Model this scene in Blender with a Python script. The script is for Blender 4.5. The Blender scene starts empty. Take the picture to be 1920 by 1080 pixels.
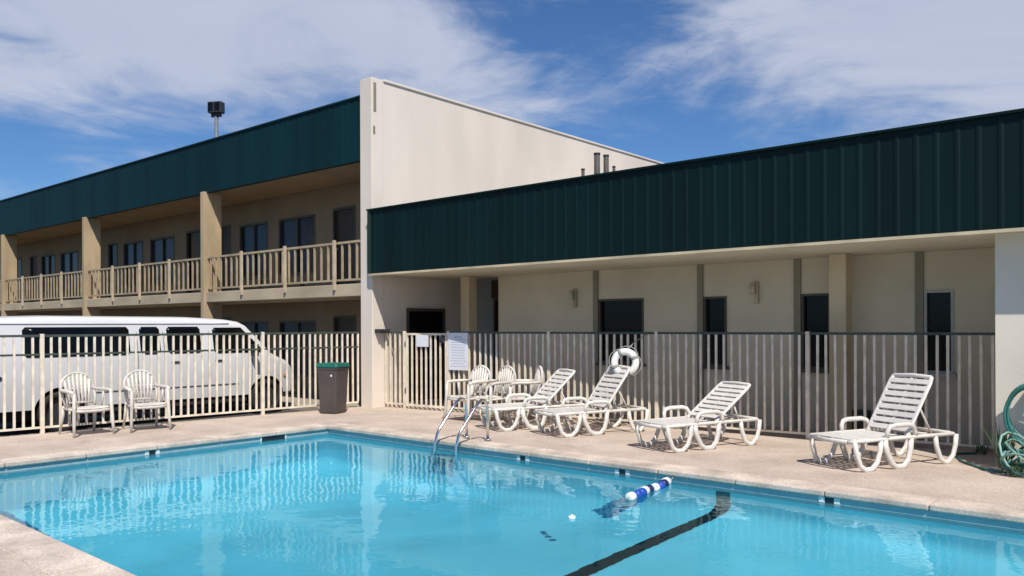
import bpy, bmesh, math, random
from mathutils import Matrix, Vector
R = math.radians
PI = math.pi
random.seed(7)
sc = bpy.context.scene
C = sc.collection
WM = {}                                   # rest matrices of things, so that parts may be written in world metres

# ------------------------------------------------------------------ materials
def srgb(r, g, b):
    f = lambda c: (c/255/12.92) if c/255 <= 0.04045 else ((c/255+0.055)/1.055)**2.4
    return (f(r), f(g), f(b), 1)

def mat(name, col, rough=0.6, metal=0.0, var=0.12, scale=3.0, bump=0.0, bscale=40.0, spec=0.5, col2=None, stretch=(1, 1, 1), detail=6, lo=0.35, hi=0.7):
    m = bpy.data.materials.new(name); m.use_nodes = True
    nt = m.node_tree; n = nt.nodes; l = nt.links
    b = n['Principled BSDF']
    b.inputs['Roughness'].default_value = rough
    b.inputs['Metallic'].default_value = metal
    b.inputs['Specular IOR Level'].default_value = spec
    tc = n.new('ShaderNodeTexCoord'); mp = n.new('ShaderNodeMapping'); mp.inputs['Scale'].default_value = stretch
    l.new(tc.outputs['Object'], mp.inputs['Vector'])
    ns = n.new('ShaderNodeTexNoise'); ns.inputs['Scale'].default_value = scale; ns.inputs['Detail'].default_value = detail
    l.new(mp.outputs['Vector'], ns.inputs['Vector'])
    rp = n.new('ShaderNodeMapRange'); rp.inputs['From Min'].default_value = lo; rp.inputs['From Max'].default_value = hi
    l.new(ns.outputs['Fac'], rp.inputs['Value'])
    mx = n.new('ShaderNodeMix'); mx.data_type = 'RGBA'
    c2 = col2 if col2 else tuple(c*(1-var) for c in col[:3])+(1,)
    c1 = col if col2 else tuple(min(1, c*(1+var*0.5)) for c in col[:3])+(1,)
    mx.inputs['A'].default_value = c1; mx.inputs['B'].default_value = c2
    l.new(rp.outputs['Result'], mx.inputs['Factor'])
    l.new(mx.outputs['Result'], b.inputs['Base Color'])
    if 'resin' in name:
        oi = n.new('ShaderNodeObjectInfo'); r2_ = n.new('ShaderNodeMapRange'); r2_.inputs['To Min'].default_value = 0.86; r2_.inputs['To Max'].default_value = 1.0
        l.new(oi.outputs['Random'], r2_.inputs['Value']); hv = n.new('ShaderNodeHueSaturation'); l.new(r2_.outputs[0], hv.inputs['Value'])
        l.new(mx.outputs['Result'], hv.inputs['Color']); l.new(hv.outputs[0], b.inputs['Base Color'])
    if bump:
        n2 = n.new('ShaderNodeTexNoise'); n2.inputs['Scale'].default_value = bscale; n2.inputs['Detail'].default_value = 4
        l.new(tc.outputs['Object'], n2.inputs['Vector'])
        bp = n.new('ShaderNodeBump'); bp.inputs['Strength'].default_value = bump; bp.inputs['Distance'].default_value = 0.01
        l.new(n2.outputs['Fac'], bp.inputs['Height']); l.new(bp.outputs['Normal'], b.inputs['Normal'])
    return m

M = {}
M['white_wall'] = mat('white_painted_stucco', (0.72, 0.64, 0.55, 1), 0.85, var=0.10, scale=0.8, bump=0.35, bscale=45, stretch=(1.2, 1.2, .4))
M['cream_wall'] = mat('cream_stucco', (0.66, 0.59, 0.45, 1), 0.85, var=0.12, scale=0.8, bump=0.25, bscale=60)
M['cream_trim'] = mat('cream_trim_paint', (0.58, 0.48, 0.32, 1), 0.6, var=0.25, scale=2.5, stretch=(1, 1, .3))
M['annex_wall'] = mat('off_white_stucco', (0.72, 0.66, 0.55, 1), 0.85, var=0.10, scale=0.7, bump=0.25, bscale=60)
M['column_tan'] = mat('tan_column_paint', (0.45, 0.34, 0.205, 1), 0.7, var=0.25, scale=2.5, stretch=(1, 1, .3))
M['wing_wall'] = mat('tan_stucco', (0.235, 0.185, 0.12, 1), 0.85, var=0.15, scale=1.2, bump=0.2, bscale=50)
M['soffit'] = mat('soffit_board', (0.24, 0.175, 0.11, 1), 0.8, var=0.15, scale=1.5)
M['olive_trim'] = mat('olive_trim_paint', (0.25, 0.225, 0.155, 1), 0.6)
M['fascia_dark'] = mat('dark_green_metal', (0.0008, 0.0125, 0.0120, 1), 0.5, var=0.35, scale=1.0, stretch=(2, 1, .12), spec=0.2)
M['fascia_teal'] = mat('teal_green_metal', (0.0006, 0.0215, 0.0255, 1), 0.55, var=0.3, scale=0.8, stretch=(2, 1, .12), spec=0.22)
M['fascia_edge'] = mat('olive_green_edge_metal', (0.012, 0.03, 0.018, 1), 0.5)
M['glass_dark'] = mat('dark_window_glass', (0.004, 0.0045, 0.005, 1), 0.12, var=0.5, scale=2.0, spec=0.25)
M['post_tan'] = mat('tan_post_paint', (0.52, 0.43, 0.30, 1), 0.55, var=0.2, scale=5)
M['rail_tan'] = mat('tan_railing_paint', (0.42, 0.33, 0.21, 1), 0.55, var=0.25, scale=5)
M['curtain'] = mat('blue_grey_curtained_glass', (0.018, 0.024, 0.045, 1), 0.25, var=0.6, scale=4.0, stretch=(3, 3, .2), spec=0.4)
M['door_brown'] = mat('dark_brown_door', (0.045, 0.028, 0.018, 1), 0.5, var=0.3, scale=3)
M['frame_grey'] = mat('aluminium_frame', (0.38, 0.37, 0.34, 1), 0.4, metal=0.3)
M['frame_dark'] = mat('dark_frame', (0.07, 0.06, 0.045, 1), 0.5)
M['fence'] = mat('cream_fence_paint', (0.78, 0.69, 0.55, 1), 0.5, var=0.22, scale=6, spec=0.35)
M['rail_green'] = mat('dark_green_rail', (0.055, 0.07, 0.055, 1), 0.5, var=0.3, scale=6)
M['deck'] = mat('pink_beige_pool_deck', (0.62, 0.51, 0.42, 1), 0.9, scale=1.4, bump=0.9, bscale=120, col2=(0.48, 0.385, 0.31, 1), detail=12, lo=.35, hi=.68)
def speckle(m, sc_, lo_, amp):                    # exposed aggregate grain and old stains worked into the surface
    nt = m.node_tree; n = nt.nodes; l = nt.links; b = n['Principled BSDF']
    src = b.inputs['Base Color'].links[0].from_socket; tc = [x for x in n if x.type == 'TEX_COORD'][0]
    vo = n.new('ShaderNodeTexVoronoi'); vo.inputs['Scale'].default_value = sc_; l.new(tc.outputs['Object'], vo.inputs['Vector'])
    bw = n.new('ShaderNodeSeparateColor'); l.new(vo.outputs['Color'], bw.inputs[0])
    mr_ = n.new('ShaderNodeMapRange'); mr_.inputs['To Min'].default_value = lo_; mr_.inputs['To Max'].default_value = 1.12; l.new(bw.outputs[0], mr_.inputs['Value'])
    st_ = n.new('ShaderNodeTexNoise'); st_.inputs['Scale'].default_value = .9; st_.inputs['Detail'].default_value = 10; st_.inputs['Roughness'].default_value = .7; st_.inputs['Distortion'].default_value = 1.2
    l.new(tc.outputs['Object'], st_.inputs['Vector'])
    m2 = n.new('ShaderNodeMapRange'); m2.inputs['From Min'].default_value = .55; m2.inputs['From Max'].default_value = .68; m2.inputs['To Min'].default_value = 1.0; m2.inputs['To Max'].default_value = 1-amp; l.new(st_.outputs['Fac'], m2.inputs['Value'])
    mu = n.new('ShaderNodeMath'); mu.operation = 'MULTIPLY'; l.new(mr_.outputs[0], mu.inputs[0]); l.new(m2.outputs[0], mu.inputs[1])
    hv = n.new('ShaderNodeHueSaturation'); l.new(mu.outputs[0], hv.inputs['Value']); l.new(src, hv.inputs['Color']); l.new(hv.outputs[0], b.inputs['Base Color'])
speckle(M['deck'], 70, .80, .16)
M['coping'] = mat('pale_coping', (0.62, 0.52, 0.43, 1), 0.85, var=0.35, scale=2.5, bump=0.4, bscale=120, detail=9)
speckle(M['coping'], 90, .8, .14)
M['asphalt'] = mat('asphalt', (0.07, 0.066, 0.06, 1), 0.9, var=0.35, scale=2, bump=0.5, bscale=150)
M['walk'] = mat('concrete_walk', (0.36, 0.31, 0.25, 1), 0.9, var=0.2, scale=1.5, bump=0.3, bscale=90)
M['slab'] = mat('balcony_concrete', (0.47, 0.385, 0.26, 1), 0.85, var=0.25, scale=1.8, stretch=(.4, 1, 1), bump=0.2, bscale=60)
M['roofing'] = mat('grey_roofing', (0.30, 0.28, 0.25, 1), 0.9, var=0.3, scale=1.5)
M['van_white'] = mat('white_van_paint', (0.64, 0.64, 0.645, 1), 0.25, var=0.05, scale=0.8, spec=0.5)
M['rubber'] = mat('black_rubber', (0.015, 0.015, 0.015, 1), 0.75, var=0.3)
M['chrome'] = mat('polished_steel', (0.75, 0.74, 0.72, 1), 0.12, metal=1.0, var=0.05)
M['plastic'] = mat('white_resin_plastic', (0.72, 0.685, 0.63, 1), 0.42, var=0.10, scale=5, spec=0.4)
M['plastic_old'] = mat('weathered_resin_plastic', (0.66, 0.615, 0.55, 1), 0.5, var=0.2, scale=6, spec=0.35)
M['can_brown'] = mat('brown_bin_plastic', (0.075, 0.062, 0.058, 1), 0.55, var=0.2, scale=3)
M['lid_green'] = mat('green_lid_plastic', (0.010, 0.13, 0.10, 1), 0.45, var=0.2, scale=6)
M['ring_white'] = mat('white_ring_vinyl', (0.80, 0.79, 0.76, 1), 0.4, var=0.08)
M['rope_grey'] = mat('grey_rope', (0.30, 0.30, 0.28, 1), 0.8)
M['sign_white'] = mat('white_sign_board', (0.72, 0.74, 0.78, 1), 0.4, var=0.06)
M['sign_text'] = mat('faded_blue_text', (0.38, 0.43, 0.55, 1), 0.5)
M['hose'] = mat('teal_hose_rubber', (0.025, 0.15, 0.13, 1), 0.4, var=0.35, scale=8)
M['hose_pale'] = mat('pale_green_hose_rubber', (0.20, 0.36, 0.31, 1), 0.45, var=0.3, scale=8)
M['leaf'] = mat('weed_leaf', (0.07, 0.13, 0.04, 1), 0.6, var=0.5, scale=10)
M['metal_dark'] = mat('dark_grey_metal', (0.05, 0.05, 0.055, 1), 0.5, metal=0.4)
M['pole_grey'] = mat('galvanised_pole', (0.16, 0.19, 0.22, 1), 0.5, metal=0.3)
M['pipe'] = mat('rusty_dark_pipe', (0.06, 0.055, 0.05, 1), 0.7, var=0.4, scale=8)
M['blue'] = mat('blue_float_foam', (0.012, 0.075, 0.42, 1), 0.4)
M['navy'] = mat('navy_float_foam', (0.01, 0.02, 0.09, 1), 0.4)
M['tile_white'] = mat('white_glazed_tile', (0.75, 0.76, 0.75, 1), 0.2)
M['tile_dark'] = mat('dark_glazed_tile', (0.015, 0.02, 0.03, 1), 0.3)
M['lamp_glass'] = mat('frosted_lamp_glass', (0.55, 0.50, 0.38, 1), 0.4)
M['red'] = mat('red_lens', (0.35, 0.02, 0.015, 1), 0.25)
M['amber'] = mat('amber_lens', (0.6, 0.25, 0.05, 1), 0.25)
M['lens'] = mat('clear_lens', (0.55, 0.56, 0.56, 1), 0.15)
M['tan_seat'] = mat('grey_interior', (0.10, 0.095, 0.09, 1), 0.8)

def plaster():
    m = mat('pool_plaster', (0.27, 0.76, 0.93, 1), 0.8, var=0.12, scale=1.0, bump=0.3, bscale=20, detail=8)
    return m
M['plaster'] = plaster()
def tiles():
    m = bpy.data.materials.new('waterline_tiles'); m.use_nodes = True
    nt = m.node_tree; n = nt.nodes; l = nt.links; b = n['Principled BSDF']
    tc = n.new('ShaderNodeTexCoord'); br = n.new('ShaderNodeTexBrick')
    sp = n.new('ShaderNodeSeparateXYZ'); cb = n.new('ShaderNodeCombineXYZ'); ad = n.new('ShaderNodeMath'); ad.operation = 'ADD'
    l.new(tc.outputs['Object'], sp.inputs[0]); l.new(sp.outputs['X'], ad.inputs[0]); l.new(sp.outputs['Y'], ad.inputs[1])
    l.new(ad.outputs[0], cb.inputs['X']); l.new(sp.outputs['Z'], cb.inputs['Y'])
    l.new(cb.outputs[0], br.inputs['Vector'])
    br.offset = 0; br.inputs['Scale'].default_value = 1.0
    br.inputs['Brick Width'].default_value = 0.075; br.inputs['Row Height'].default_value = 0.075; br.inputs['Mortar Size'].default_value = 0.004
    br.inputs['Color1'].default_value = (0.26, 0.40, 0.45, 1); br.inputs['Color2'].default_value = (0.32, 0.46, 0.50, 1); br.inputs['Mortar'].default_value = (0.40, 0.42, 0.40, 1)
    l.new(br.outputs['Color'], b.inputs['Base Color']); b.inputs['Roughness'].default_value = 0.25
    return m
M['tiles'] = tiles()

def water_mat():
    m = bpy.data.materials.new('pool_water'); m.use_nodes = True
    nt = m.node_tree; n = nt.nodes; l = nt.links
    n.remove(n['Principled BSDF']); out = n['Material Output']
    g = n.new('ShaderNodeBsdfGlass'); g.inputs['IOR'].default_value = 1.33; g.inputs['Roughness'].default_value = 0.0
    g.inputs['Color'].default_value = (0.72, 0.97, 1.0, 1)
    l.new(g.outputs[0], out.inputs['Surface'])
    tc = n.new('ShaderNodeTexCoord'); n1 = n.new('ShaderNodeTexNoise'); n1.inputs['Scale'].default_value = 2.2; n1.inputs['Detail'].default_value = 3
    l.new(tc.outputs['Object'], n1.inputs['Vector'])
    bp = n.new('ShaderNodeBump'); bp.inputs['Strength'].default_value = 1.0; bp.inputs['Distance'].default_value = 0.006
    l.new(n1.outputs['Fac'], bp.inputs['Height']); l.new(bp.outputs['Normal'], g.inputs['Normal'])
    return m
M['water'] = water_mat()

# ------------------------------------------------------------------ mesh builder
class MB:
    def __init__(s): s.v = []; s.f = []; s.sm = []
    def add(s, vs, fs, smooth=False):
        o = len(s.v); s.v += [Vector(v) for v in vs]; s.f += [tuple(i+o for i in f) for f in fs]; s.sm += [smooth]*len(fs); return s
    def box(s, x0, x1, y0, y1, z0, z1, mtx=None):
        vs = [Vector(p) for p in ((x0,y0,z0),(x1,y0,z0),(x1,y1,z0),(x0,y1,z0),(x0,y0,z1),(x1,y0,z1),(x1,y1,z1),(x0,y1,z1))]
        if mtx: vs = [mtx @ v for v in vs]
        return s.add(vs, [(0,3,2,1),(4,5,6,7),(0,1,5,4),(1,2,6,5),(2,3,7,6),(3,0,4,7)])
    def prism(s, pts, z0, z1):
        n = len(pts)
        vs = [(p[0], p[1], z0) for p in pts]+[(p[0], p[1], z1) for p in pts]
        fs = [tuple(range(n-1, -1, -1)), tuple(range(n, 2*n))]+[(i, (i+1) % n, n+(i+1) % n, n+i) for i in range(n)]
        return s.add(vs, fs)
    def prism_dir(s, pts, d):                 # closed polygon of 3D points pushed along d
        n = len(pts); d = Vector(d); vs = [Vector(p) for p in pts]; vs += [v+d for v in vs]
        fs = [tuple(range(n-1, -1, -1)), tuple(range(n, 2*n))]+[(i, (i+1) % n, n+(i+1) % n, n+i) for i in range(n)]
        return s.add(vs, fs)
    def tube(s, path, r, seg=8, closed=False, flat=1.0, caps=True):
        P = [Vector(p) for p in path]; n = len(P)
        rs = r if isinstance(r, (list, tuple)) else [r]*n
        up = None; vs = []
        for i in range(n):
            a = P[i-1] if (i > 0 or closed) else P[i]; b = P[(i+1) % n] if (i < n-1 or closed) else P[i]
            t = (b-a).normalized()
            if up is None:
                up = Vector((0, 0, 1)) if abs(t.z) < 0.9 else Vector((0, 1, 0))
            side = t.cross(up).normalized(); u2 = side.cross(t).normalized(); up = u2
            for k in range(seg):
                an = 2*PI*k/seg
                vs.append(P[i]+side*math.cos(an)*rs[i]*flat+u2*math.sin(an)*rs[i])
        fs = []
        for i in range(n if closed else n-1):
            for k in range(seg):
                j = (i+1) % n; k2 = (k+1) % seg
                fs.append((i*seg+k, i*seg+k2, j*seg+k2, j*seg+k))
        s.add(vs, fs, True)
        if caps and not closed:
            o = len(s.v)-len(vs)
            s.f.append(tuple(o+k for k in range(seg-1, -1, -1))); s.f.append(tuple(o+(n-1)*seg+k for k in range(seg))); s.sm += [False, False]
        return s
    def cyl(s, a, b, r, seg=16, r2=None): return s.tube([a, b], [r, r2 if r2 is not None else r], seg)
    def torus(s, c, R0, r, axis=(0, 0, 1), seg=40, seg2=12, sq=1.0):
        q = Vector((0, 0, 1)).rotation_difference(Vector(axis).normalized())
        pts = [Vector(c)+q @ Vector((math.cos(2*PI*i/seg)*R0, math.sin(2*PI*i/seg)*R0*sq, 0)) for i in range(seg)]
        return s.tube(pts, r, seg2, closed=True)
    def build(s, name, m, parent=None, bevel=0.0, bseg=2, local=False, autosm=None):
        me = bpy.data.meshes.new(name)
        vs = s.v
        if parent is not None and not local and parent.name in WM:
            inv = WM[parent.name].inverted(); vs = [inv @ v for v in vs]
        me.from_pydata([tuple(v) for v in vs], [], s.f)
        me.polygons.foreach_set('use_smooth', s.sm); me.update()
        bm = bmesh.new(); bm.from_mesh(me); bmesh.ops.recalc_face_normals(bm, faces=bm.faces); bm.to_mesh(me); bm.free()
        me.materials.append(m)
        o = bpy.data.objects.new(name, me); C.objects.link(o)
        if parent is not None:
            o.parent = parent
            if parent.name in WM: WM[o.name] = WM[parent.name]
        if bevel:
            b = o.modifiers.new('bevel', 'BEVEL'); b.width = bevel; b.segments = bseg; b.limit_method = 'ANGLE'; b.angle_limit = R(40)
        return o

def B(*a, mtx=None): return MB().box(*a, mtx=mtx)
def tag(o, label=None, cat=None, group=None, kind=None):
    if label: o['label'] = label
    if cat: o['category'] = cat
    if group: o['group'] = group
    if kind: o['kind'] = kind
    return o
def thing(name, label, cat, loc=(0, 0, 0), rz=0.0, group=None):
    o = bpy.data.objects.new(name, None); C.objects.link(o); o.empty_display_size = 0.2
    o.location = loc; o.rotation_euler = (0, 0, rz)
    WM[o.name] = Matrix.Translation(loc) @ Matrix.Rotation(rz, 4, 'Z')
    return tag(o, label, cat, group)
def children(o): return [c for c in KIDS.get(o.name, [])]
KIDS = {}
def index_kids():
    KIDS.clear()
    for o in C.objects:
        if o.parent: KIDS.setdefault(o.parent.name, []).append(o)
def copy_tree(o, parent=None):
    c = o.copy(); C.objects.link(c); c.parent = parent
    for ch in children(o): copy_tree(ch, c)
    return c
def place(proto, i, loc, rz, label):
    o = proto if i == 0 else copy_tree(proto)
    o.location = loc; o.rotation_euler = (0, 0, rz); o['label'] = label
    return o
def struct(name, mb, m, **k): return tag(mb.build(name, m, **k), kind='structure')

# ------------------------------------------------------------------ camera
F = Vector((-0.6606, 0.7507, 0)).normalized(); Rt = Vector((0.7507, 0.6606, 0)).normalized(); Z = Vector((0, 0, 1))
a = 0.004
cx = Rt*math.cos(a)-Z*math.sin(a); cy = Z*math.cos(a)+Rt*math.sin(a); cz = -F
cam_d = bpy.data.cameras.new('camera'); cam = bpy.data.objects.new('camera', cam_d); C.objects.link(cam)
cam.matrix_world = Matrix(((cx.x, cy.x, cz.x, 0), (cx.y, cy.y, cz.y, 0), (cx.z, cy.z, cz.z, 1.6), (0, 0, 0, 1)))
cam_d.sensor_width = 36; cam_d.lens = 1522.6/1920*36; cam_d.shift_y = (610.2-540)/1920
cam_d.clip_start = 0.05; cam_d.clip_end = 3000
sc.camera = cam

# ------------------------------------------------------------------ sun and sky
to_sun = Vector((0.62, -0.45, 1.0)).normalized()
sd = bpy.data.lights.new('sun', 'SUN'); sd.energy = 4.2; sd.angle = R(0.5); sd.color = (1, 0.94, 0.86)
so = bpy.data.objects.new('sun', sd); C.objects.link(so)
so.rotation_euler = to_sun.to_track_quat('Z', 'Y').to_euler(); so.location = (10, -5, 20)
w = bpy.data.worlds.new('World'); sc.world = w; w.use_nodes = True
nt = w.node_tree; n = nt.nodes; l = nt.links
bg = n['Background']; bg.inputs['Strength'].default_value = 0.105
sky = n.new('ShaderNodeTexSky'); sky.sky_type = 'NISHITA'; sky.sun_disc = False
sky.sun_elevation = math.asin(to_sun.z); sky.sun_rotation = math.atan2(to_sun.x, to_sun.y)
sky.air_density = 1.0; sky.dust_density = 0.3; sky.ozone_density = 3.0; sky.altitude = 300
def nd(t, **k):
    x = n.new(t)
    for a_, v in k.items(): setattr(x, a_, v)
    return x
def mth(op, a_, b_=None, c_=None, clamp=False):
    x = nd('ShaderNodeMath', operation=op); x.use_clamp = clamp
    for i, v in enumerate((a_, b_, c_)):
        if v is None: continue
        if isinstance(v, (int, float)): x.inputs[i].default_value = v
        else: l.new(v, x.inputs[i])
    return x.outputs[0]
tc = nd('ShaderNodeTexCoord')
def dot(vec):
    x = nd('ShaderNodeVectorMath', operation='DOT_PRODUCT'); x.inputs[1].default_value = vec; l.new(tc.outputs['Generated'], x.inputs[0]); return x.outputs['Value']
u = mth('ARCTAN2', dot(Rt), dot(F)); v = mth('ARCSINE', dot(Z))
uv = nd('ShaderNodeCombineXYZ'); l.new(u, uv.inputs[0]); l.new(v, uv.inputs[1])
def noise(scale, det, sx, sy, rot, off=0, rough=.55, dist=0.0):
    mp = nd('ShaderNodeMapping'); mp.inputs['Scale'].default_value = (sx, sy, 1); mp.inputs['Rotation'].default_value = (0, 0, rot); mp.inputs['Location'].default_value = (off, off*.7, 0)
    l.new(uv.outputs[0], mp.inputs['Vector'])
    x = nd('ShaderNodeTexNoise'); x.inputs['Scale'].default_value = scale; x.inputs['Detail'].default_value = det; x.inputs['Roughness'].default_value = rough; x.inputs['Distortion'].default_value = dist
    l.new(mp.outputs[0], x.inputs['Vector']); return x.outputs['Fac']
def blob(cu, cv, ru, rv, rot=0.0, amp=1.0):
    du = mth('SUBTRACT', u, cu); dv = mth('SUBTRACT', v, cv); c_, s_ = math.cos(rot), math.sin(rot)
    x = mth('ADD', mth('MULTIPLY', du, c_/ru), mth('MULTIPLY', dv, s_/ru)); y = mth('ADD', mth('MULTIPLY', du, -s_/rv), mth('MULTIPLY', dv, c_/rv))
    r2 = mth('ADD', mth('MULTIPLY', x, x), mth('MULTIPLY', y, y))
    return mth('MULTIPLY', mth('POWER', 2.718, mth('MULTIPLY', r2, -1.0)), amp)
blobs = [blob(-.36, .34, .36, .10, 0.0, 1.0), blob(-.13, .315, .20, .085, -.15, .85), blob(.50, .33, .30, .12, -.1, 1.05), blob(.60, .24, .20, .05, 0, .8),
         blob(-.60, .27, .25, .05, .06, .75), blob(-.46, .185, .16, .022, -.1, .30), blob(-.60, .15, .2, .02, .05, .22),
         blob(-.02, .235, .10, .02, 0, .25), blob(0.0, .9, 2.0, .35, 0, .5)]
dens = blobs[0]
for b_ in blobs[1:]: dens = mth('MAXIMUM', dens, b_)
nz = noise(3.2, 9, 1.0, 2.6, -.22, 3.1, .6, .8); nz2 = noise(11, 8, 1.0, 3.0, -.30, 9.7, .62, .6)
dens = mth('ADD', dens, mth('MULTIPLY', mth('SUBTRACT', nz, .5), 1.5)); dens = mth('ADD', dens, mth('MULTIPLY', mth('SUBTRACT', nz2, .5), .7))
mr = nd('ShaderNodeMapRange', interpolation_type='SMOOTHSTEP'); mr.inputs['From Min'].default_value = .10; mr.inputs['From Max'].default_value = .80; l.new(dens, mr.inputs['Value'])
above = nd('ShaderNodeMapRange'); above.inputs['From Min'].default_value = 0.0; above.inputs['From Max'].default_value = .08; l.new(v, above.inputs['Value'])
fac = mth('MULTIPLY', mth('MULTIPLY', mr.outputs[0], .9), above.outputs[0])
tint = nd('ShaderNodeMix', data_type='RGBA', blend_type='MULTIPLY'); tint.inputs['Factor'].default_value = 1.0; tint.inputs['B'].default_value = (0.38, 0.57, 0.78, 1)
l.new(sky.outputs[0], tint.inputs['A'])
ccol = nd('ShaderNodeMix', data_type='RGBA'); ccol.inputs['A'].default_value = (3.1, 3.55, 4.7, 1); ccol.inputs['B'].default_value = (5.2, 5.5, 6.4, 1); l.new(nz, ccol.inputs['Factor'])
cm = nd('ShaderNodeMix', data_type='RGBA'); l.new(fac, cm.inputs['Factor']); l.new(tint.outputs['Result'], cm.inputs['A']); l.new(ccol.outputs['Result'], cm.inputs['B'])
l.new(cm.outputs['Result'], bg.inputs['Color'])
sc.view_settings.view_transform = 'Standard'; sc.view_settings.look = 'None'; sc.view_settings.exposure = 0.30; sc.view_settings.gamma = 1

# ------------------------------------------------------------------ ground, deck, pool
PX0, PX1, PY0, PY1 = -10.82, 3.2, 2.28, 7.82          # inner faces of the pool
WZ = -0.11
def ring(x0, x1, y0, y1, X0, X1, Y0, Y1, z0, z1):     # frame X0..Y1 outside, hole x0..y1
    mb = MB(); mb.box(X0, X1, Y0, y0, z0, z1).box(X0, X1, y1, Y1, z0, z1).box(X0, x0, y0, y1, z0, z1).box(x1, X1, y0, y1, z0, z1); return mb
struct('ground', ring(PX0-.6, PX1+.6, PY0-.6, PY1+.6, -900, 900, -900, 900, -0.5, -0.2), M['asphalt'])
def fx(y): return -13.42+(y-3.95)*0.0837              # line of the fence on the left
def ry(x): return 10.45+(x+12.2)*0.098                # line of the fence on the right
ow = 0.33
dk = MB()
dk.prism([(fx(-6)-.12, -6), (PX0-ow, -6), (PX0-ow, 10.5), (-12.9, 10.5), (-12.9, 10.09), (fx(10.05)-.1, 10.05)], -0.42, 0)
dk.box(PX0-ow, 9, -6, PY0-ow, -0.42, 0).box(PX0-ow, 9, PY1+ow, 12.6, -0.42, 0).box(PX1+ow, 9, PY0-ow, PY1+ow, -0.42, 0).box(-12.9, PX0-ow, 10.5, 13.2, -0.42, 0)
struct('pool_deck', dk, M['deck'])
ov = 0.035
cp = MB()
def seg_boxes(a0, a1, f):
    k = round((a1-a0)/.92)
    for i in range(k):
        g0 = a0+(a1-a0)*i/k+(.003 if i else 0); g1 = a0+(a1-a0)*(i+1)/k-(.003 if i < k-1 else 0); f(g0, g1)
for y0, y1 in ((PY1-ov, PY1+ow), (PY0-ow, PY0+ov)): seg_boxes(PX0-ow, PX1+ow, lambda a, b: cp.box(a, b, y0, y1, -0.05, 0.012))
for x0, x1 in ((PX0-ow, PX0+ov), (PX1-ov, PX1+ow)): seg_boxes(PY0+ov+.003, PY1-ov-.003, lambda a, b: cp.box(x0, x1, a, b, -0.05, 0.012))
struct('pool_coping', cp, M['coping'], bevel=0.014)
BX = -3.95                                            # where the shallow floor starts to fall away
SH, DP = -1.10, -2.5
prof = [(PX1, SH), (BX, SH), (-8.2, DP), (PX0, DP)]
# basin: inner faces rounded where wall meets floor
def basin():
    mb = MB(); rad = 0.25
    xs = [PX0, PX0+.08, PX0+.25]+[PX0+.25+(PX1-.25-PX0-.25)*i/60 for i in range(1, 60)]+[PX1-.25, PX1-.08, PX1]
    def fz(x):
        for (x1, z1), (x0, z0) in zip(prof[:-1], prof[1:]):
            if x0 <= x <= x1: return z0+(z1-z0)*(x-x0)/(x1-x0)
        return SH
    ys = [PY0, PY0, PY0+.03, PY0+.10, PY0+.25, 0.5*(PY0+PY1), PY1-.25, PY1-.10, PY1-.03, PY1, PY1]
    hs = [None, .25, .14, .05, 0, 0, 0, .05, .14, .25, None]
    vs = []; fs = []
    for x in xs:
        ex = max(0, 1-min(x-PX0, PX1-x)/.25); add = .25*(1-math.sqrt(max(0, 1-ex*ex)))
        for y, h in zip(ys, hs): vs.append((x, y, -0.15 if h is None else fz(x)+max(h, add)))
    m_ = len(ys)
    for i in range(len(xs)-1):
        for j in range(m_-1): fs.append((i*m_+j, (i+1)*m_+j, (i+1)*m_+j+1, i*m_+j+1))
    mb.add(vs, fs, True)
    for i in (0, len(xs)-1): # end walls
        x = xs[i]; mb.add([(x, PY0, -.15), (x, PY1, -.15), (x, PY1, fz(x)+.25), (x, PY0, fz(x)+.25)], [(0, 1, 2, 3)])
    return mb
pb = struct('pool_basin', basin(), M['plaster'])
tb = ring(PX0+.004, PX1-.004, PY0+.004, PY1-.004, PX0-.2, PX1+.2, PY0-.2, PY1+.2, -0.26, -0.051)
tbo = struct('pool_tile_band', tb, M['tiles'])
wt = struct('water', MB().add([(PX0-.03, PY0-.03, WZ), (PX1+.03, PY0-.03, WZ), (PX1+.03, PY1+.03, WZ), (PX0-.03, PY1+.03, WZ)], [(0, 1, 2, 3)], True), M['water'])
# dark tile line across the slope break: on the floor and up both walls
ln = MB(); hw = .078
def strip(pts):
    vs = []; fs = []
    for (y, z) in pts: vs += [(BX-hw, y, z), (BX+hw, y, z)]
    for i in range(len(pts)-1): fs.append((2*i, 2*i+1, 2*i+3, 2*i+2))
    ln.add(vs, fs, True)
e = .006
strip([(PY0+e, -.262), (PY0+e, SH+.25), (PY0+.03+e, SH+.14+e), (PY0+.10+e*.6, SH+.05+e), (PY0+.25, SH+e), (PY1-.25, SH+e), (PY1-.10-e*.6, SH+.05+e), (PY1-.03-e, SH+.14+e), (PY1-e, SH+.25), (PY1-e, -.262)])
lm = struct('pool_line_marking', ln, M['tile_dark'])

# ------------------------------------------------------------------ ribbed metal fascia
def ribbed(x0, x1, y, z0, z1, pitch=0.21, dep=0.035, th=0.12, rw=0.045):
    pts = []; x = x0
    pts.append((x0, y))
    x = x0+pitch*.5
    while x+rw < x1:
        pts += [(x-rw*.8, y), (x-rw*.3, y-dep), (x+rw*.3, y-dep), (x+rw*.8, y)]; x += pitch
    pts += [(x1, y), (x1, y+th), (x0, y+th)]
    return MB().prism(pts, z0, z1)

# ------------------------------------------------------------------ two-storey wing
wing = thing('motel_wing', 'two-storey motel wing with teal fascia, balcony walkway and tall white end wall', 'building', (-12.8, 10.1, 0), R(0.9))
L = dict(local=True)
XL = -38.0
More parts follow.
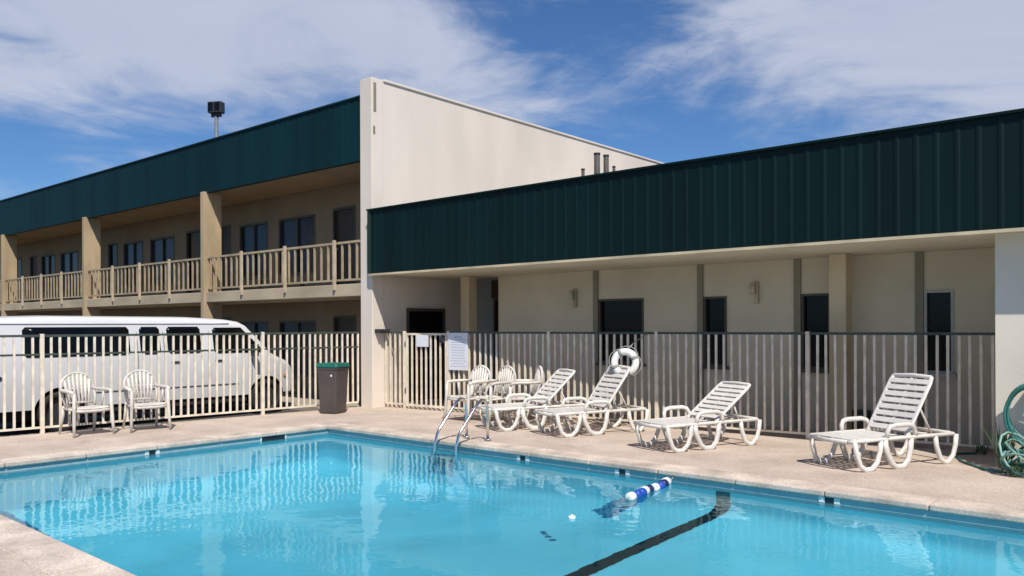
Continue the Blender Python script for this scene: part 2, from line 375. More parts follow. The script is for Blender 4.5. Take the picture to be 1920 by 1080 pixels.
# end wall with a pilaster at its front corner; everything of the wing is in its own axes (x along the front, y into the building)
ew = MB().prism_dir([(-.08, .30, -.2), (-.08, 12.0, -.2), (-.08, 12.0, 6.42), (-.08, .30, 6.44)], (0.34, 0, 0))
end_wall = ew.build('end_wall', M['white_wall'], wing, **L)
pil = B(-.08, .275, 0.0, .30, -.2, 6.47).build('pilaster', M['white_wall'], wing, bevel=.012, **L)
B(.275, .278, .05, .12, 5.80, 6.38).build('stain', M['olive_trim'], pil, local=True)
B(.275, .278, .04, .09, 5.36, 5.52).build('stain', M['soffit'], pil, local=True)
cpg = MB().prism_dir([(-.11, .31, 6.442), (-.11, 12.05, 6.422), (-.11, 12.05, 6.47), (-.11, .31, 6.49)], (.40, 0, 0))
cpg.build('wall_coping', M['white_wall'], wing, bevel=.01, **L)
ribbed(XL, -.081, 0.06, 4.90, 6.15, pitch=.21, dep=.007).build('fascia', M['fascia_teal'], wing, **L)
B(XL, -.081, .03, .20, 6.152, 6.19).build('fascia_cap', M['fascia_teal'], wing, **L)
B(XL, -.081, .19, 12.0, 5.55, 5.75).build('roof', M['roofing'], wing, **L)
B(XL, -.081, .185, 1.69, 4.93, 4.99).build('soffit', M['soffit'], wing, **L)
B(XL, -.081, .04, 1.69, 2.20, 2.45).build('balcony_slab', M['slab'], wing, bevel=.01, **L)
for z0, z1 in ((-.2, 2.195), (2.452, 4.925)):
    pass
holes = []
def wall_with_holes(x0, x1, y0, y1, z0, z1, hs):
    mb = MB(); hs = sorted(hs); x = x0
    for (a0, a1, b0, b1) in hs:
        if a0 > x: mb.box(x, a0, y0, y1, z0, z1)
        if b1 < z1: mb.box(a0, a1, y0, y1, b1, z1)
        if b0 > z0: mb.box(a0, a1, y0, y1, z0, b0)
        x = a1
    mb.box(x, x1, y0, y1, z0, z1); return mb
def opening(x0, x1, z0, z1, y, kind, parent, fm, gm, local=True, rec=.06, mull=False, fw=.05):
    nm = 'door' if kind == 'door' else 'window'
    p = None
    g = B(x0+fw, x1-fw, y+rec, y+rec+.03, z0+fw, z1-fw).build(nm, gm, parent, local=local)
    fr = MB().box(x0, x0+fw, y-.012, y+rec+.05, z0, z1).box(x1-fw, x1, y-.012, y+rec+.05, z0, z1).box(x0+fw, x1-fw, y-.012, y+rec+.05, z1-fw, z1).box(x0+fw, x1-fw, y-.012, y+rec+.05, z0, z0+fw)
    if mull: fr.box((x0+x1)/2-.02, (x0+x1)/2+.02, y+.01, y+rec+.028, z0+fw, z1-fw)
    fr.build('frame', fm, g, local=local)
    if kind == 'door':
        MB().tube([(x0+.13, y+rec-.002, z0+.98), (x0+.13, y+rec-.05, z0+.98)], .025, 10).build('handle', M['frame_grey'], g, local=local)
    elif kind == 'sill':
        B(x0-.04, x1+.04, y-.06, y-.013, z0-.05, z0).build('sill', fm, g, local=local)
    return g
ww = 1.70
ops = []
for k in range(-1, 5):
    o_ = -7.0*k
    for (a0, a1, kd) in ((-7.30, -5.95, 'w'), (-5.45, -3.90, 'w'), (-3.20, -2.35, 'door'), (-8.45, -7.75, 'door')):
        if a1+o_ < -.1 and a0+o_ > XL+.2: ops.append((a0+o_, a1+o_, kd))
ops.sort()
for fl, (z0, z1) in enumerate(((-.2, 2.195), (2.455, 4.925))):
    base = z0 if fl else -.1
    hs = []
    for (a0, a1, kd) in ops:
        if kd == 'w': hs.append((a0, a1, base+.45, base+1.87+(.02 if fl else -.03)))
        else: hs.append((a0, a1, base+.01, base+1.95))
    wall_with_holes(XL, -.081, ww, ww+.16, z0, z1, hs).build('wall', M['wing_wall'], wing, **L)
    for (a0, a1, b0, b1), (_, _, kd) in zip(hs, ops):
        if kd == 'w' and (round(a0*10) % 7) in (1, 2, 4): B(a0+.3, a0+1.05, ww-.10, ww-.001, b0-.42, b0-.06).build('air_conditioner', M['soffit'], wing, bevel=.01, **L)
        if kd == 'w': opening(a0, a1, b0, b1, ww, 'window', wing, M['frame_dark'], M['curtain'], mull=True)
        else: opening(a0, a1, b0, b1, ww, 'door', wing, M['frame_dark'], M['door_brown'] if (int(a0*3) % 2) else M['glass_dark'])
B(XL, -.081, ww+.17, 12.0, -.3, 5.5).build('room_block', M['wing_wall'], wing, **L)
for k in range(0, 5):
    x = -6.15-7*k
    B(x-.08, x+.08, -.02, .46, -.2, 4.925).build('column', M['column_tan'], wing, bevel=.008, **L)
# balcony balustrade, one per column bay, its posts as sub-parts
ry0 = .10
bays = [(-.082, -6.07)]+[(-6.23-7*k, -13.07-7*k) for k in range(0, 4)]
for (bx1, bx0) in bays:
    mb = MB(); x = bx0+.12
    while x < bx1-.05:
        mb.box(x-.022, x+.022, ry0-.015, ry0+.015, 2.56, 3.28); x += .235
    mb.box(bx0+.01, bx1-.01, ry0-.02, ry0+.02, 2.52, 2.56)
    bal = mb.build('balustrade', M['rail_tan'], wing, **L)
    B(bx0, bx1, ry0-.028, ry0+.028, 3.281, 3.325).build('top_rail', M['rail_tan'], bal, local=True)
    for q in range(1, 4):
        px = bx1-.86-1.75*(q-1) if bx1 > -1 else bx1-1.67*q
        if px-.03 > bx0: B(px-.026, px+.026, -.01, .045, 2.34, 3.36).build('post', M['post_tan'], bal, local=True)
B(XL, -.081, .0, 1.69, -.30, -.10).build('walkway_floor', M['walk'], wing, **L)
# door in the end wall, under the low roof, facing the pool
def side_panel(name, m, y0, y1, z0, z1, x0, x1, parent): return B(x0, x1, y0, y1, z0, z1).build(name, m, parent, local=True)
dg = side_panel('door', M['glass_dark'], .95, 1.93, 0.06, 1.90, .255, .275, wing)
fr = MB().box(.255, .30, .90, .95, .01, 1.96).box(.255, .30, 1.93, 1.98, .01, 1.96).box(.255, .30, .95, 1.93, 1.90, 1.96).box(.276, .30, .95, 1.93, .90, .96)
fr.build('frame', M['frame_dark'], dg, local=True)
wl = MB().box(-.01, .035, 0, .12, 0, .22)
lampz = B(-2.02, -1.90, ww-.09, ww-.001, 4.10, 4.28).build('wall_lamp', M['lamp_glass'], wing, bevel=.02, **L)

# ------------------------------------------------------------------ low building
low = thing('low_building', 'single-storey cream building with deep dark green ribbed fascia beside the pool', 'building', (-7, 12.2, 0))
ribbed(-12.42, 9.0, 10.0, 2.62, 3.83, dep=.009).build('fascia', M['fascia_dark'], low)
B(-12.52, 9.0, 9.955, 10.16, 3.832, 3.862).build('fascia_cap', M['fascia_dark'], low)
B(-12.50, 9.0, 9.985, 10.11, 2.575, 2.612).build('fascia_trim', M['cream_trim'], low)
B(-12.40, 9.0, 10.13, 20.5, 3.35, 3.55).build('roof', M['roofing'], low)
B(-12.48, 9.0, 10.125, 12.6, 2.60, 2.66).build('soffit', M['cream_wall'], low)
B(-12.51, -12.421, 9.975, 10.12, 2.62, 3.83).build('fascia_edge', M['fascia_edge'], low)
wy = 12.2
whs = [(-8.62, -7.66, .92, 2.07), (-6.50, -6.09, .92, 2.06), (-4.86, -4.42, .92, 2.06), (-3.14, -2.77, .92, 2.06)]
wall_with_holes(-11.1, -1.95, wy, wy+.2, 0, 2.598, whs).build('wall', M['cream_wall'], low)
B(-11.1, -10.9, wy+.2, 13.4, 0, 2.598).build('wall', M['cream_wall'], low)
B(-11.1, -1.95, 12.9, 13.0, 0, 2.598).build('inner_wall', M['frame_dark'], low)
opening(-12.15, -11.12, 0.0, 2.2, 13.2, 'door', low, M['frame_dark'], M['door_brown'], local=False)
B(-12.2, -11.1, 13.18, 13.4, 2.2, 2.598).build('wall', M['door_brown'], low)
for (a0, a1, b0, b1) in whs:
    opening(a0, a1, b0, b1, wy, 'sill', low, M['frame_grey'] if a0 > -3.5 else M['frame_dark'], M['glass_dark'], local=False, fw=.035)
    B(a0-.11, a0-.005, wy-.03, wy-.001, 0, 2.597).build('trim_strip', M['olive_trim'], low)
B(-1.94, 9.0, 10.38, 12.6, 0, 2.598).build('wall', M['annex_wall'], low)
for x in (-11.57, -4.145):
    B(x-.12, x+.12, 11.70, 11.94, 0, 2.598).build('column', M['cream_trim'], low, bevel=.01)
for x in (-9.14, -5.57):
    s_ = MB().box(x-.035, x+.035, wy-.05, wy-.001, 1.93, 2.28)
    o = s_.build('wall_lamp', M['cream_trim'], low, bevel=.01)
    MB().cyl((x-.03, wy-.10, 2.08), (x-.03, wy-.10, 2.24), .04).build('lamp_shade', M['lamp_glass'], o)
B(-1.94, 9.0, 10.365, 10.379, 0.0, .10).build('base_board', M['cream_trim'], low)
# curtain line and clutter on the sill of the wide window
mb = MB()
for i in range(9):
    x = -8.52+i*.095; h = .05+.07*random.random()
    mb.cyl((x, wy+.045, .975), (x, wy+.045, .98+h), .022, 8)
# standing vent pipes on the low roof
def pipe(x, y, h, r, label):
    t = thing('vent_pipe', label, 'vent pipe', (x, y, 3.55), group='vent pipes on the low roof')
    MB().cyl((x, y, 3.55), (x, y, 3.55+h), r, 14).build('pipe', M['pipe'], t)
    MB().cyl((x, y, 3.551), (x, y, 3.60), r*2.2, 14, r*1.3).build('flashing', M['roofing'], t)
    MB().cyl((x, y, 3.5505+h), (x, y, 3.58+h), r*1.12, 14).build('cap', M['metal_dark'], t)
def wx(px, y):
    t = (px-960)/1522.6; return -y*(.6606-.7507*t)/(.7507+.6606*t)
pipe(-8.15, 11.5, .99, .052, 'tall dark roof pipe, left one of the close pair')
pipe(-7.96, 11.5, .93, .046, 'tall dark roof pipe, right one of the close pair')
pipe(-8.45, 11.5, .76, .03, 'short thin roof pipe to the left of the tall pair')
pipe(-7.80, 11.5, .72, .025, 'tiny stub of roof pipe at the right end of the row')

# ------------------------------------------------------------------ fences
def fence(name, label, A, Bp, ztop, zbot, posts, panel_rails, rail_m, z_post0=0.0):
    A = Vector(A); Bp = Vector(Bp); d = (Bp-A); Ln = d.length; d.normalize(); rz = math.atan2(d.y, d.x)
    t = thing(name, label, 'fence', (A.x, A.y, 0), rz)
    seg = sorted([0.0]+posts+[Ln])
    for p in posts: B(p-.028, p+.028, -.028, .028, z_post0, ztop+.01).build('post', M['fence'], t, bevel=.004, local=True)
    for s0, s1 in zip(seg[:-1], seg[1:]):
        if s1-s0 < .15: continue
        k = max(1, round((s1-s0)/.122)); mb = MB()
        for i in range(k+(1 if s1 == Ln else 0)):
            if i == 0 and s0 in posts: continue
            x = s0+(s1-s0)*i/k
            jx = random.uniform(-.004, .004)
            tl_ = Matrix.Translation((x+jx, 0, 0)) @ Matrix.Rotation(random.gauss(0, .0035), 4, 'Y') @ Matrix.Rotation(random.gauss(0, .002), 4, 'X')
            mb.box(-.0165, .0165, -.0125, .0125, zbot+.031, ztop-.038, mtx=tl_)
        mb.build('picket_panel', M['fence'], t, local=True)
    B(0, Ln, -.018, .018, ztop-.035, ztop).build('top_rail', rail_m, t, local=True)
    for z in panel_rails: B(0, Ln, -.0135, .0135, z-.015, z+.015).build('rail', rail_m if z > .5 else M['fence'], t, local=True)
    B(0, Ln, -.017, .017, zbot, zbot+.03).build('bottom_rail', M['fence'], t, local=True)
    return t
gx0, gx1 = -11.95, -10.92
fr_d = Vector((1, .098)).normalized()
def fp(x): return (x, ry(x))
fence('picket_fence', 'cream picket fence along the low building behind the loungers', fp(-10.90), fp(-1.96), 1.49, .06, [.02, 2.25, 4.25, 6.55, 8.90], [], M['rail_green'])
fence('picket_fence', 'short stub of picket fence between the white end wall and the gate', fp(-12.50), fp(-11.97), 1.49, .06, [.51], [], M['rail_green'])
fence('picket_fence', 'cream picket fence on the left between the pool deck and the white van', (fx(-2.0), -2.0), (fx(10.05), 10.05), 1.49, .08, [2.95, 6.52, 10.07], [1.19], M['rail_green'])
gt = thing('pool_gate', 'cream picket gate with small white sign between end wall and rules board', 'gate', (gx0, ry(gx0), 0), math.atan2(.098, 1))
gl = (gx1-gx0)/fr_d.x
mb = MB().box(0, .04, -.02, .02, .05, 1.46).box(gl-.04, gl, -.02, .02, .05, 1.46).box(.04, gl-.04, -.018, .018, 1.42, 1.46).box(.04, gl-.04, -.018, .018, .05, .09)
mb.build('gate_frame', M['fence'], gt, local=True)
mb = MB(); x = .15
while x < gl-.08: mb.box(x-.0165, x+.0165, -.0125, .0125, .09, 1.42); x += .12
mb.build('pickets', M['fence'], gt, local=True)
B(gl-.16, gl-.04, -.05, -.021, 1.28, 1.40).build('latch', M['metal_dark'], gt, bevel=.008, local=True)
for z in (.3, 1.2): MB().cyl((-.012, -.02, z), (-.012, -.02, z+.1), .014, 10).build('hinge', M['metal_dark'], gt, local=True)

# signs
def board(name, label, cx_, z0, z1, w_, y, rows, rz):
    t = thing(name, label, 'sign', (cx_, y, 0), rz)
    B(-w_/2, w_/2, -.012, 0, z0, z1).build('board', M['sign_white'], t, bevel=.003, local=True)
    mb = MB(); zz = z1-.07
    rnd = random.Random(len(label))
    for i in range(rows):
        wd = w_*(.40 if i == 0 else rnd.uniform(.62, .82)); h = .022 if i == 0 else .011; x0 = -wd/2
        x = x0
        while x < x0+wd-.01:
            q = rnd.uniform(.018, .05); mb.box(x, min(x+q, x0+wd), -.0145, -.0125, zz-h, zz); x += q+.012
        zz -= (z1-z0-.10)/max(1, rows)
    if rows: mb.build('lettering', M['sign_text'], t, local=True)
    return t
rzf = math.atan2(.098, 1)
board('rules_sign', 'tall white pool rules board with faint blue lines, fixed to the fence', -10.62, .78, 1.47, .46, ry(-10.62)-.035, 12, rzf)
board('gate_sign', 'small white sign hanging at the top of the pool gate', -11.50, 1.20, 1.42, .30, ry(-11.50)-.03, 0, rzf)
# camera-like dark fitting on the end wall
t = t = thing('wall_bracket', 'dark metal bracket box sticking out of the white end wall by the gate', 'bracket', (-12.5, 10.3, 1.45))
B(-12.54, -12.38, 10.16, 10.44, 1.46, 1.54).build('box', M['metal_dark'], t, bevel=.012)
B(-12.38, -12.33, 10.2, 10.28, 1.48, 1.52).build('nozzle', M['metal_dark'], t)
t = thing('utility_box', 'low dark utility box at the wall foot behind the fence', 'utility box', (-3.97, 12.08, 0))
B(-4.10, -3.84, 11.98, 12.19, 0, .36).build('box', M['metal_dark'], t, bevel=.01)
B(-4.08, -3.86, 11.968, 11.979, .05, .31).build('door', M['frame_dark'], t)

# ------------------------------------------------------------------ white passenger van
def make_van():
    Lv = 6.15; W2 = 1.0
    van = thing('passenger_van', 'long white passenger van parked behind the picket fence', 'van', (-15.9, 3.82, -.2), R(90))
    # local x forward, y to the left; right side (y<0) faces the pool
    def top(x):                                   # roof, windscreen and bonnet line
        P = [(0, 1.68), (.06, 1.86), (.35, 1.975), (1.4, 2.01), (3.9, 2.0), (4.6, 1.965), (4.88, 1.925), (5.04, 1.85), (5.56, 1.30), (5.68, 1.235), (6.02, 1.10), (6.13, 1.0), (6.15, .78)]
        for (x0, z0), (x1, z1) in zip(P[:-1], P[1:]):
            if x <= x1: return z0+(z1-z0)*(x-x0)/(x1-x0)
        return P[-1][1]
    def half(x, z):
        H = [(.25, .93), (.45, .97), (.9, 1.0), (1.3, .985), (1.84, .875), (2.1, .82)]
        h = H[-1][1]
        for (z0, a0), (z1, a1) in zip(H[:-1], H[1:]):
            if z <= z1: h = a0+(a1-a0)*max(0, z-z0)/(z1-z0); break
        if x > 5.3: h *= 1-.16*((x-5.3)/.85)**2
        if x < .3: h *= 1-.10*((.3-x)/.3)**2
        return h
    wc = [(1.50, .35), (5.46, .35)]; ra = .43
    def bot(x):
        z = .42
        for c, cz_ in wc:
            if abs(x-c) < ra: z = max(z, cz_+math.sqrt(ra*ra-(x-c)**2))
        return z
    xs = sorted(set([0, .03, .06, .15, .35, .6]+[i*.25 for i in range(3, 25)]+[c+ra*math.cos(PI*k/14) for c, _ in wc for k in range(15)]+[4.6, 4.88, 5.04, 5.56, 5.68, 6.02, 6.08, 6.13, 6.15]))
    xs = [x for x in xs if 0 <= x <= 6.15]
    vs = []; K = 0
    for x in xs:
        zt = top(x); zb = min(bot(x), zt-.10); sec = []
        rr = min(.16, (zt-zb)*.3)
        for k in range(9):
            z = zb+(zt-rr-zb)*k/8; sec.append((half(x, z), z))
        h0, z0 = sec[-1]
        for k in range(1, 6):
            an = PI/2*k/5; sec.append((h0-rr*.9*(1-math.cos(an)), z0+rr*.86*math.sin(an)))
        he = sec[-1][0]; sec.append((he*.5, zt-rr*.03))
        full = [(h, z) for h, z in sec]+[(0, zt)]+[(-h, z) for h, z in reversed(sec)]
        K = len(full); vs += [(x, h, z) for h, z in full]
    fs = []
    for i in range(len(xs)-1):
        for k in range(K-1): fs.append((i*K+k, i*K+k+1, (i+1)*K+k+1, (i+1)*K+k))
    fs.append(tuple(range(K))); fs.append(tuple((len(xs)-1)*K+k for k in range(K-1, -1, -1)))
    mb = MB(); mb.add(vs, fs, True); mb.sm[-1] = mb.sm[-2] = False
    body = mb.build('body', M['van_white'], van, local=True)
    def patch(name, m, side, outline, off=.006, parent=van):          # outline (x, z) rows follow the body side
        vs = []; zs = sorted(set(z for _, z in outline)); rows = []
        z0, z1 = zs[0], zs[-1]; nz_ = 10
        for k in range(nz_+1):
            z = z0+(z1-z0)*k/nz_; xx = []
            m_ = len(outline)
            for i in range(m_):
                (xa, za), (xb, zb) = outline[i], outline[(i+1) % m_]
                if (za-z)*(zb-z) <= 0 and za != zb: xx.append(xa+(xb-xa)*(z-za)/(zb-za))
            rows.append((min(xx), max(xx), z))
        nx = 8; vs = []; fs = []
        for (a0, a1, z) in rows:
            for j in range(nx+1):
                x = a0+(a1-a0)*j/nx; vs.append((x, side*(half(x, z)+off), z))
        for k in range(nz_):
            for j in range(nx):
                q = k*(nx+1)+j; fs.append((q, q+1, q+nx+2, q+nx+1))
        o = MB().add(vs, fs, True).build(name, m, parent, local=True)
        so_ = o.modifiers.new('solid', 'SOLIDIFY'); so_.thickness = .012; so_.offset = 0
        return o
    def rr_(x0, x1, z0, z1, r=.06, sl0=0, sl1=0):
        P = []
        for cx2, cz2, a0 in ((x0+r, z0+r, 180), (x1-r, z0+r, 270), (x1-r+sl1, z1-r, 0), (x0+r+sl0, z1-r, 90)):
            for k in range(4): P.append((cx2+r*math.cos(R(a0+30*k)), cz2+r*math.sin(R(a0+30*k))))
        return P
    for sd_ in (-1, 1):
        for (x0, x1, sl) in ((.92, 2.66, 0), (2.85, 3.22, 0), (3.36, 4.02, 0)):
            wd_ = patch('side_window', M['glass_dark'], sd_, rr_(x0, x1, 1.30, 1.80, .045))
        fwn = patch('side_window', M['glass_dark'], sd_, rr_(4.28, 5.34, 1.28, 1.78, .045, 0, -.40))
        # door seams
        for x in (2.80, 3.29, 4.20, 5.10):
            pts = [(x, sd_*(half(x, z)+.001), z) for z in [.5+.11*i for i in range(12 if x < 5 else 7)]]
            MB().tube(pts, .005, 5).build('door_seam', M['metal_dark'], body, local=True)
        for x in (3.42, 4.30):
            mb = MB().box(x, x+.15, sd_*1.003-.012, sd_*1.003+.012, 1.12, 1.15); mb.build('door_handle', M['metal_dark'], van, bevel=.004, local=True)
        ml = MB().tube([(x, sd_*(half(x, .66)+.004), .66) for x in [2.05+.25*i for i in range(12)]], .012, 6); ml.build('side_moulding', M['pole_grey'], body, local=True)
        MB().tube([(x, sd_*(half(x, 1.86)+.012), 1.862) for x in [.4+.25*i for i in range(18)]], .009, 6).build('drip_rail', M['van_white'], body, local=True)
        mz = MB().tube([(5.07, sd_*.95, 1.30), (5.07, sd_*1.08, 1.30)], .02, 8); mz.box(5.03, 5.11, sd_*1.15-.09, sd_*1.15+.09, 1.20, 1.44)
        mz.build('wing_mirror', M['metal_dark'], van, bevel=.015, local=True)
        hl = MB().box(6.035, 6.13, sd_*.72-.10, sd_*.72+.10, .74, .88); hl.build('headlight', M['lens'], van, bevel=.02, local=True)
        tl = MB().box(-.015, .09, sd_*.84-.05, sd_*.84+.05, .95, 1.4); tl.build('tail_light', M['red'], van, bevel=.01, local=True)
        B(5.88, 5.97, sd_*.925-.01, sd_*.925+.012, .755, .80).build('side_marker', M['amber'], van, local=True)
        B(5.74, 5.83, sd_*.935-.01, sd_*.935+.012, .755, .80).build('side_marker', M['metal_dark'], van, local=True)
        mb = MB()
        for x in [2.1+.22*i for i in range(13)]: mb.box(x, x+.02, sd_*.90-.01, sd_*.90+.01, .30, .42)
        mb.box(2.0, 5.0, sd_*.93-.02, sd_*.93+.02, .30, .36); mb.build('running_board', M['metal_dark'], van, local=True)
        for (x, z) in wc:
            y = sd_*.86
            tp = MB(); seg = 32
            prof2 = [(-.11, .24), (-.11, .33), (-.085, .36), (.085, .36), (.11, .33), (.11, .24)]
            vs = []; fs = []
            for i in range(seg):
                an = 2*PI*i/seg
                for (yy, r_) in prof2: vs.append((x+r_*math.cos(an), y+yy, z+r_*math.sin(an)))
            m_ = len(prof2)
            for i in range(seg):
                for k in range(m_): fs.append((i*m_+k, i*m_+(k+1) % m_, ((i+1) % seg)*m_+(k+1) % m_, ((i+1) % seg)*m_+k))
            wh = MB().cyl((x, y-.05, z), (x, y+.05, z), .06, 16).build('wheel', M['metal_dark'], van, local=True)
            tp.add(vs, fs, True).build('tyre', M['rubber'], wh, local=True)
            rm = MB().cyl((x, y-.07, z), (x, y+.07, z), .238, 28); 
            for i in range(8):
                an = 2*PI*i/8; rm.cyl((x+.15*math.cos(an), y+sd_*.068, z+.15*math.sin(an)), (x+.15*math.cos(an), y+sd_*.078, z+.15*math.sin(an)), .025, 10)
            rm.build('rim', M['metal_dark'], wh, local=True)
    # fuel flap / dark lamp spots low on the rear quarter
    for x in (.42, .56): MB().cyl((x, -1.0, .97), (x, -1.012, .97), .035, 14).build('fuel_cap', M['metal_dark'], van, local=True)
    # windscreen
    mb = MB(); vs = []; fs = []
    for i in range(7):
        x = 5.09+(5.52-5.09)*i/6; z = top(x)+.008
        for j in range(9):
            hh = (half(x, z)-.16)*(j/4-1); vs.append((x+.012, hh, z-.02*(abs(j-4)/4)**3))
    for i in range(6):
        for j in range(8): q = i*9+j; fs.append((q, q+1, q+10, q+9))
    o = mb.add(vs, fs, True).build('windscreen', M['glass_dark'], van, local=True)
    so_ = o.modifiers.new('solid', 'SOLIDIFY'); so_.thickness = .012
    B(6.10, 6.22, -.84, .84, .40, .56).build('front_bumper', M['chrome'], van, bevel=.03, local=True)
    B(-.10, .0, -.86, .86, .42, .58).build('rear_bumper', M['chrome'], van, bevel=.03, local=True)
    B(6.14, 6.17, -.58, .58, .62, .80).build('grille', M['metal_dark'], van, bevel=.01, local=True)
    B(.3, 5.9, -.76, .76, .22, .72).build('underbody', M['rubber'], van, local=True)
    return van
make_van()

# ------------------------------------------------------------------ resin armchair (faces +x in its own axes)
def make_chair():
    t = thing('armchair', 'white resin armchair', 'chair', (0, 0, 0), 0, 'white resin armchairs')
    P = M['plastic_old']
    # seat: gently dished, rounded front lip with drop
    vs = []; fs = []; nx, ny = 8, 8
    for i in range(nx+1):
        for j in range(ny+1):
            x = -.20+.43*i/nx; wv = .245-.03*(1-i/nx); y = wv*(2*j/ny-1)
            z = .40+.02*(i/nx)+.015*abs(2*j/ny-1)**2-.012*math.sin(PI*i/nx)
            if i == nx: z -= .025; x += .012
            vs.append((x, y, z))
    for i in range(nx):
        for j in range(ny):
            q = i*(ny+1)+j; fs.append((q, q+1, q+ny+2, q+ny+1))
    s_ = MB().add(vs, fs, True); s_.tube([(.235, -.24, .37), (.25, -.12, .36), (.25, .12, .36), (.235, .24, .37)], .022, 8)
    s_.tube([(-.19, -.23, .385), (.22, -.25, .385)], .018, 8).tube([(-.19, .23, .385), (.22, .25, .385)], .018, 8)
    o = s_.build('seat', P, t, local=True); m_ = o.modifiers.new('solid', 'SOLIDIFY'); m_.thickness = .012
    # fan back
    b = MB(); n_ = 7; rim = []
    for k in range(13):
        an = PI*k/12; rim.append((-.30-.02*math.sin(an), .235*math.cos(an)*1.0, .70+.205*math.sin(an)))
    rim = [(-.19, .21, .42), (-.24, .235, .56)]+rim+[(-.24, -.235, .56), (-.19, -.21, .42)]
    b.tube(rim, .019, 8, flat=1.1)
    for k in range(n_):
        f = (k-(n_-1)/2)/((n_-1)/2); y1 = f*.185; z1 = .70+.205*math.sqrt(max(0, 1-(y1/.235)**2))-.01
        b.tube([(-.205, f*.13, .45), (-.265, f*.16, .62), (-.318, y1, z1)], [.016, .02, .02], 6, flat=1.0)
    b.tube([(-.21, -.2, .46), (-.215, 0, .465), (-.21, .2, .46)], .016, 8).tube([(-.275, -.235, .66), (-.285, 0, .67), (-.275, .235, .66)], .014, 8)
    b.build('backrest', P, t, local=True)
    for sy in (-1, 1):
        MB().tube([(.235, sy*.262, .63), (.245, sy*.268, .40), (.262, sy*.275, .2), (.285, sy*.285, 0)], [.022, .026, .024, .019], 8, flat=1.15).build('leg', P, t, local=True)
        MB().tube([(-.22, sy*.22, .42), (-.26, sy*.235, .2), (-.31, sy*.25, 0)], [.026, .023, .018], 8).build('leg', P, t, local=True)
        MB().tube([(-.275, sy*.238, .655), (-.15, sy*.27, .655), (.05, sy*.285, .655), (.19, sy*.285, .65), (.24, sy*.268, .62)], [.02, .024, .027, .026, .022], 8, flat=1.25).build('armrest', P, t, local=True)
        MB().tube([(-.02, sy*.27, .645), (-.03, sy*.245, .40)], .014, 8).build('arm_support', P, t, local=True)
    return t
chair = make_chair()

# ------------------------------------------------------------------ chaise longue (foot at x=0, head towards +x)
HX, HZ = .85, .34
def make_lounger():
    t = thing('sun_lounger', 'white resin sun lounger', 'sun lounger', (0, 0, 0), 0, 'white resin sun loungers')
    P = M['plastic']; hw_ = .315
    fr = MB()
    for sy in (-1, 1):
        fr.tube([(-.02, sy*(hw_-.05), .325), (.03, sy*hw_, .33), (.5, sy*hw_, .335), (1.54, sy*hw_, .335), (1.60, sy*(hw_-.06), .33)], .022, 8, flat=1.3)
    fr.tube([(-.02, -.27, .325), (-.035, 0, .32), (-.02, .27, .325)], .024, 8)
    fr.tube([(1.60, -.26, .33), (1.62, 0, .33), (1.60, .26, .33)], .022, 8)
    fr.tube([(1.29, -.3, .325), (1.29, .3, .325)], .018, 8)
    fr.build('frame', P, t, local=True)
    st = MB(); x = .03
    while x < HX-.06:
        st.box(x, x+.072, -.285, .285, .338, .352); x += .088
    for y in (-.2, 0, .2): st.box(.02, HX-.02, y-.015, y+.015, .322, .339)
    st.build('seat', P, t, bevel=.005, local=True)
    for sy in (-1, 1):
        y = sy*(hw_+.002)
        def U(x0, x1, zt, dx=0.0, r=.022):
            return [(x0-.01, y, zt), (x0+.01, y, zt-.12), (x0+.06+dx, y*1.02, .07), (x0+.13+dx, y*1.02, .02), ((x0+x1)/2+dx, y*1.02, .018), (x1-.13+dx, y*1.02, .02), (x1-.05+dx*.5, y*1.02, .09), (x1, y, zt-.12), (x1+.01, y, zt)]
        MB().tube(U(.04, .40, .33), [.024]*9, 8, flat=1.3).build('leg', P, t, local=True)
        MB().tube(U(.48, .86, .33, .02), [.027]*9, 8, flat=1.35).build('leg', P, t, local=True)
        MB().tube(U(1.26, 1.58, .33), [.024]*9, 8, flat=1.3).build('leg', P, t, local=True)
        MB().tube([(.50, y, .335), (.50, y*1.03, .42), (.53, y*1.05, .465), (.60, y*1.05, .48), (.82, y*1.05, .48), (.89, y*1.03, .46), (.93, y*1.0, .40), (.94, y, .34)], .022, 8, flat=1.25).build('armrest', P, t, local=True)
    # backrest about its hinge
    bk = MB(); Lb = .77
    for sy in (-1, 1): bk.tube([(0, sy*.272, 0), (Lb*.9, sy*.272, 0), (Lb, sy*.255, 0)], .021, 8, flat=1.3)
    bk.tube([(Lb, -.255, 0), (Lb+.015, 0, 0), (Lb, .255, 0)], .024, 8)
    x = .05
    while x < Lb-.06:
        bk.box(x, x+.062, -.262, .262, .004, .018); x += .088
    bk.box(.02, Lb-.02, -.016, .016, -.012, .0035)
    bo = bk.build('backrest', P, t, bevel=.004, local=True); bo.location = (HX, 0, HZ)
    pr = MB()
    for sy in (-1, 1): pr.tube([(.42, sy*.245, -.02), (.40, sy*.245, -.06)], .012, 6)
    return t
lounger = make_lounger()
index_kids()
def set_back(o, deg):
    for c in C.objects:
        if c.parent == o and c.name.startswith('backrest'):
            c.rotation_euler = (0, -R(deg), 0)
    # prop strut between frame and back
    px_, pz_ = HX+.42*math.cos(R(deg)), HZ+.42*math.sin(R(deg))
    mb = MB()
    mb.tube([(px_, -.235, pz_-.012), (1.30, -.235, .33), (1.30, .235, .33), (px_, .235, pz_-.012)], .013, 6)
    mb.build('backrest_prop', M['plastic_old'], o, local=True)
LG = [  # foot point x, y, angle, back angle, label
    (-3.30, 9.08, 65, 57, 'white lounger nearest the camera on the right, back raised steepest'),
    (-5.52, 8.92, 70, 36, 'white lounger with low reclined back, alone between the ring lounger and the rightmost one'),
    (-7.43, 9.15, 68, 53, 'white lounger with the white life ring slung over its raised back'),
    (-8.55, 9.10, 66, 43, 'white lounger furthest left in the row, next to the three armchairs')]
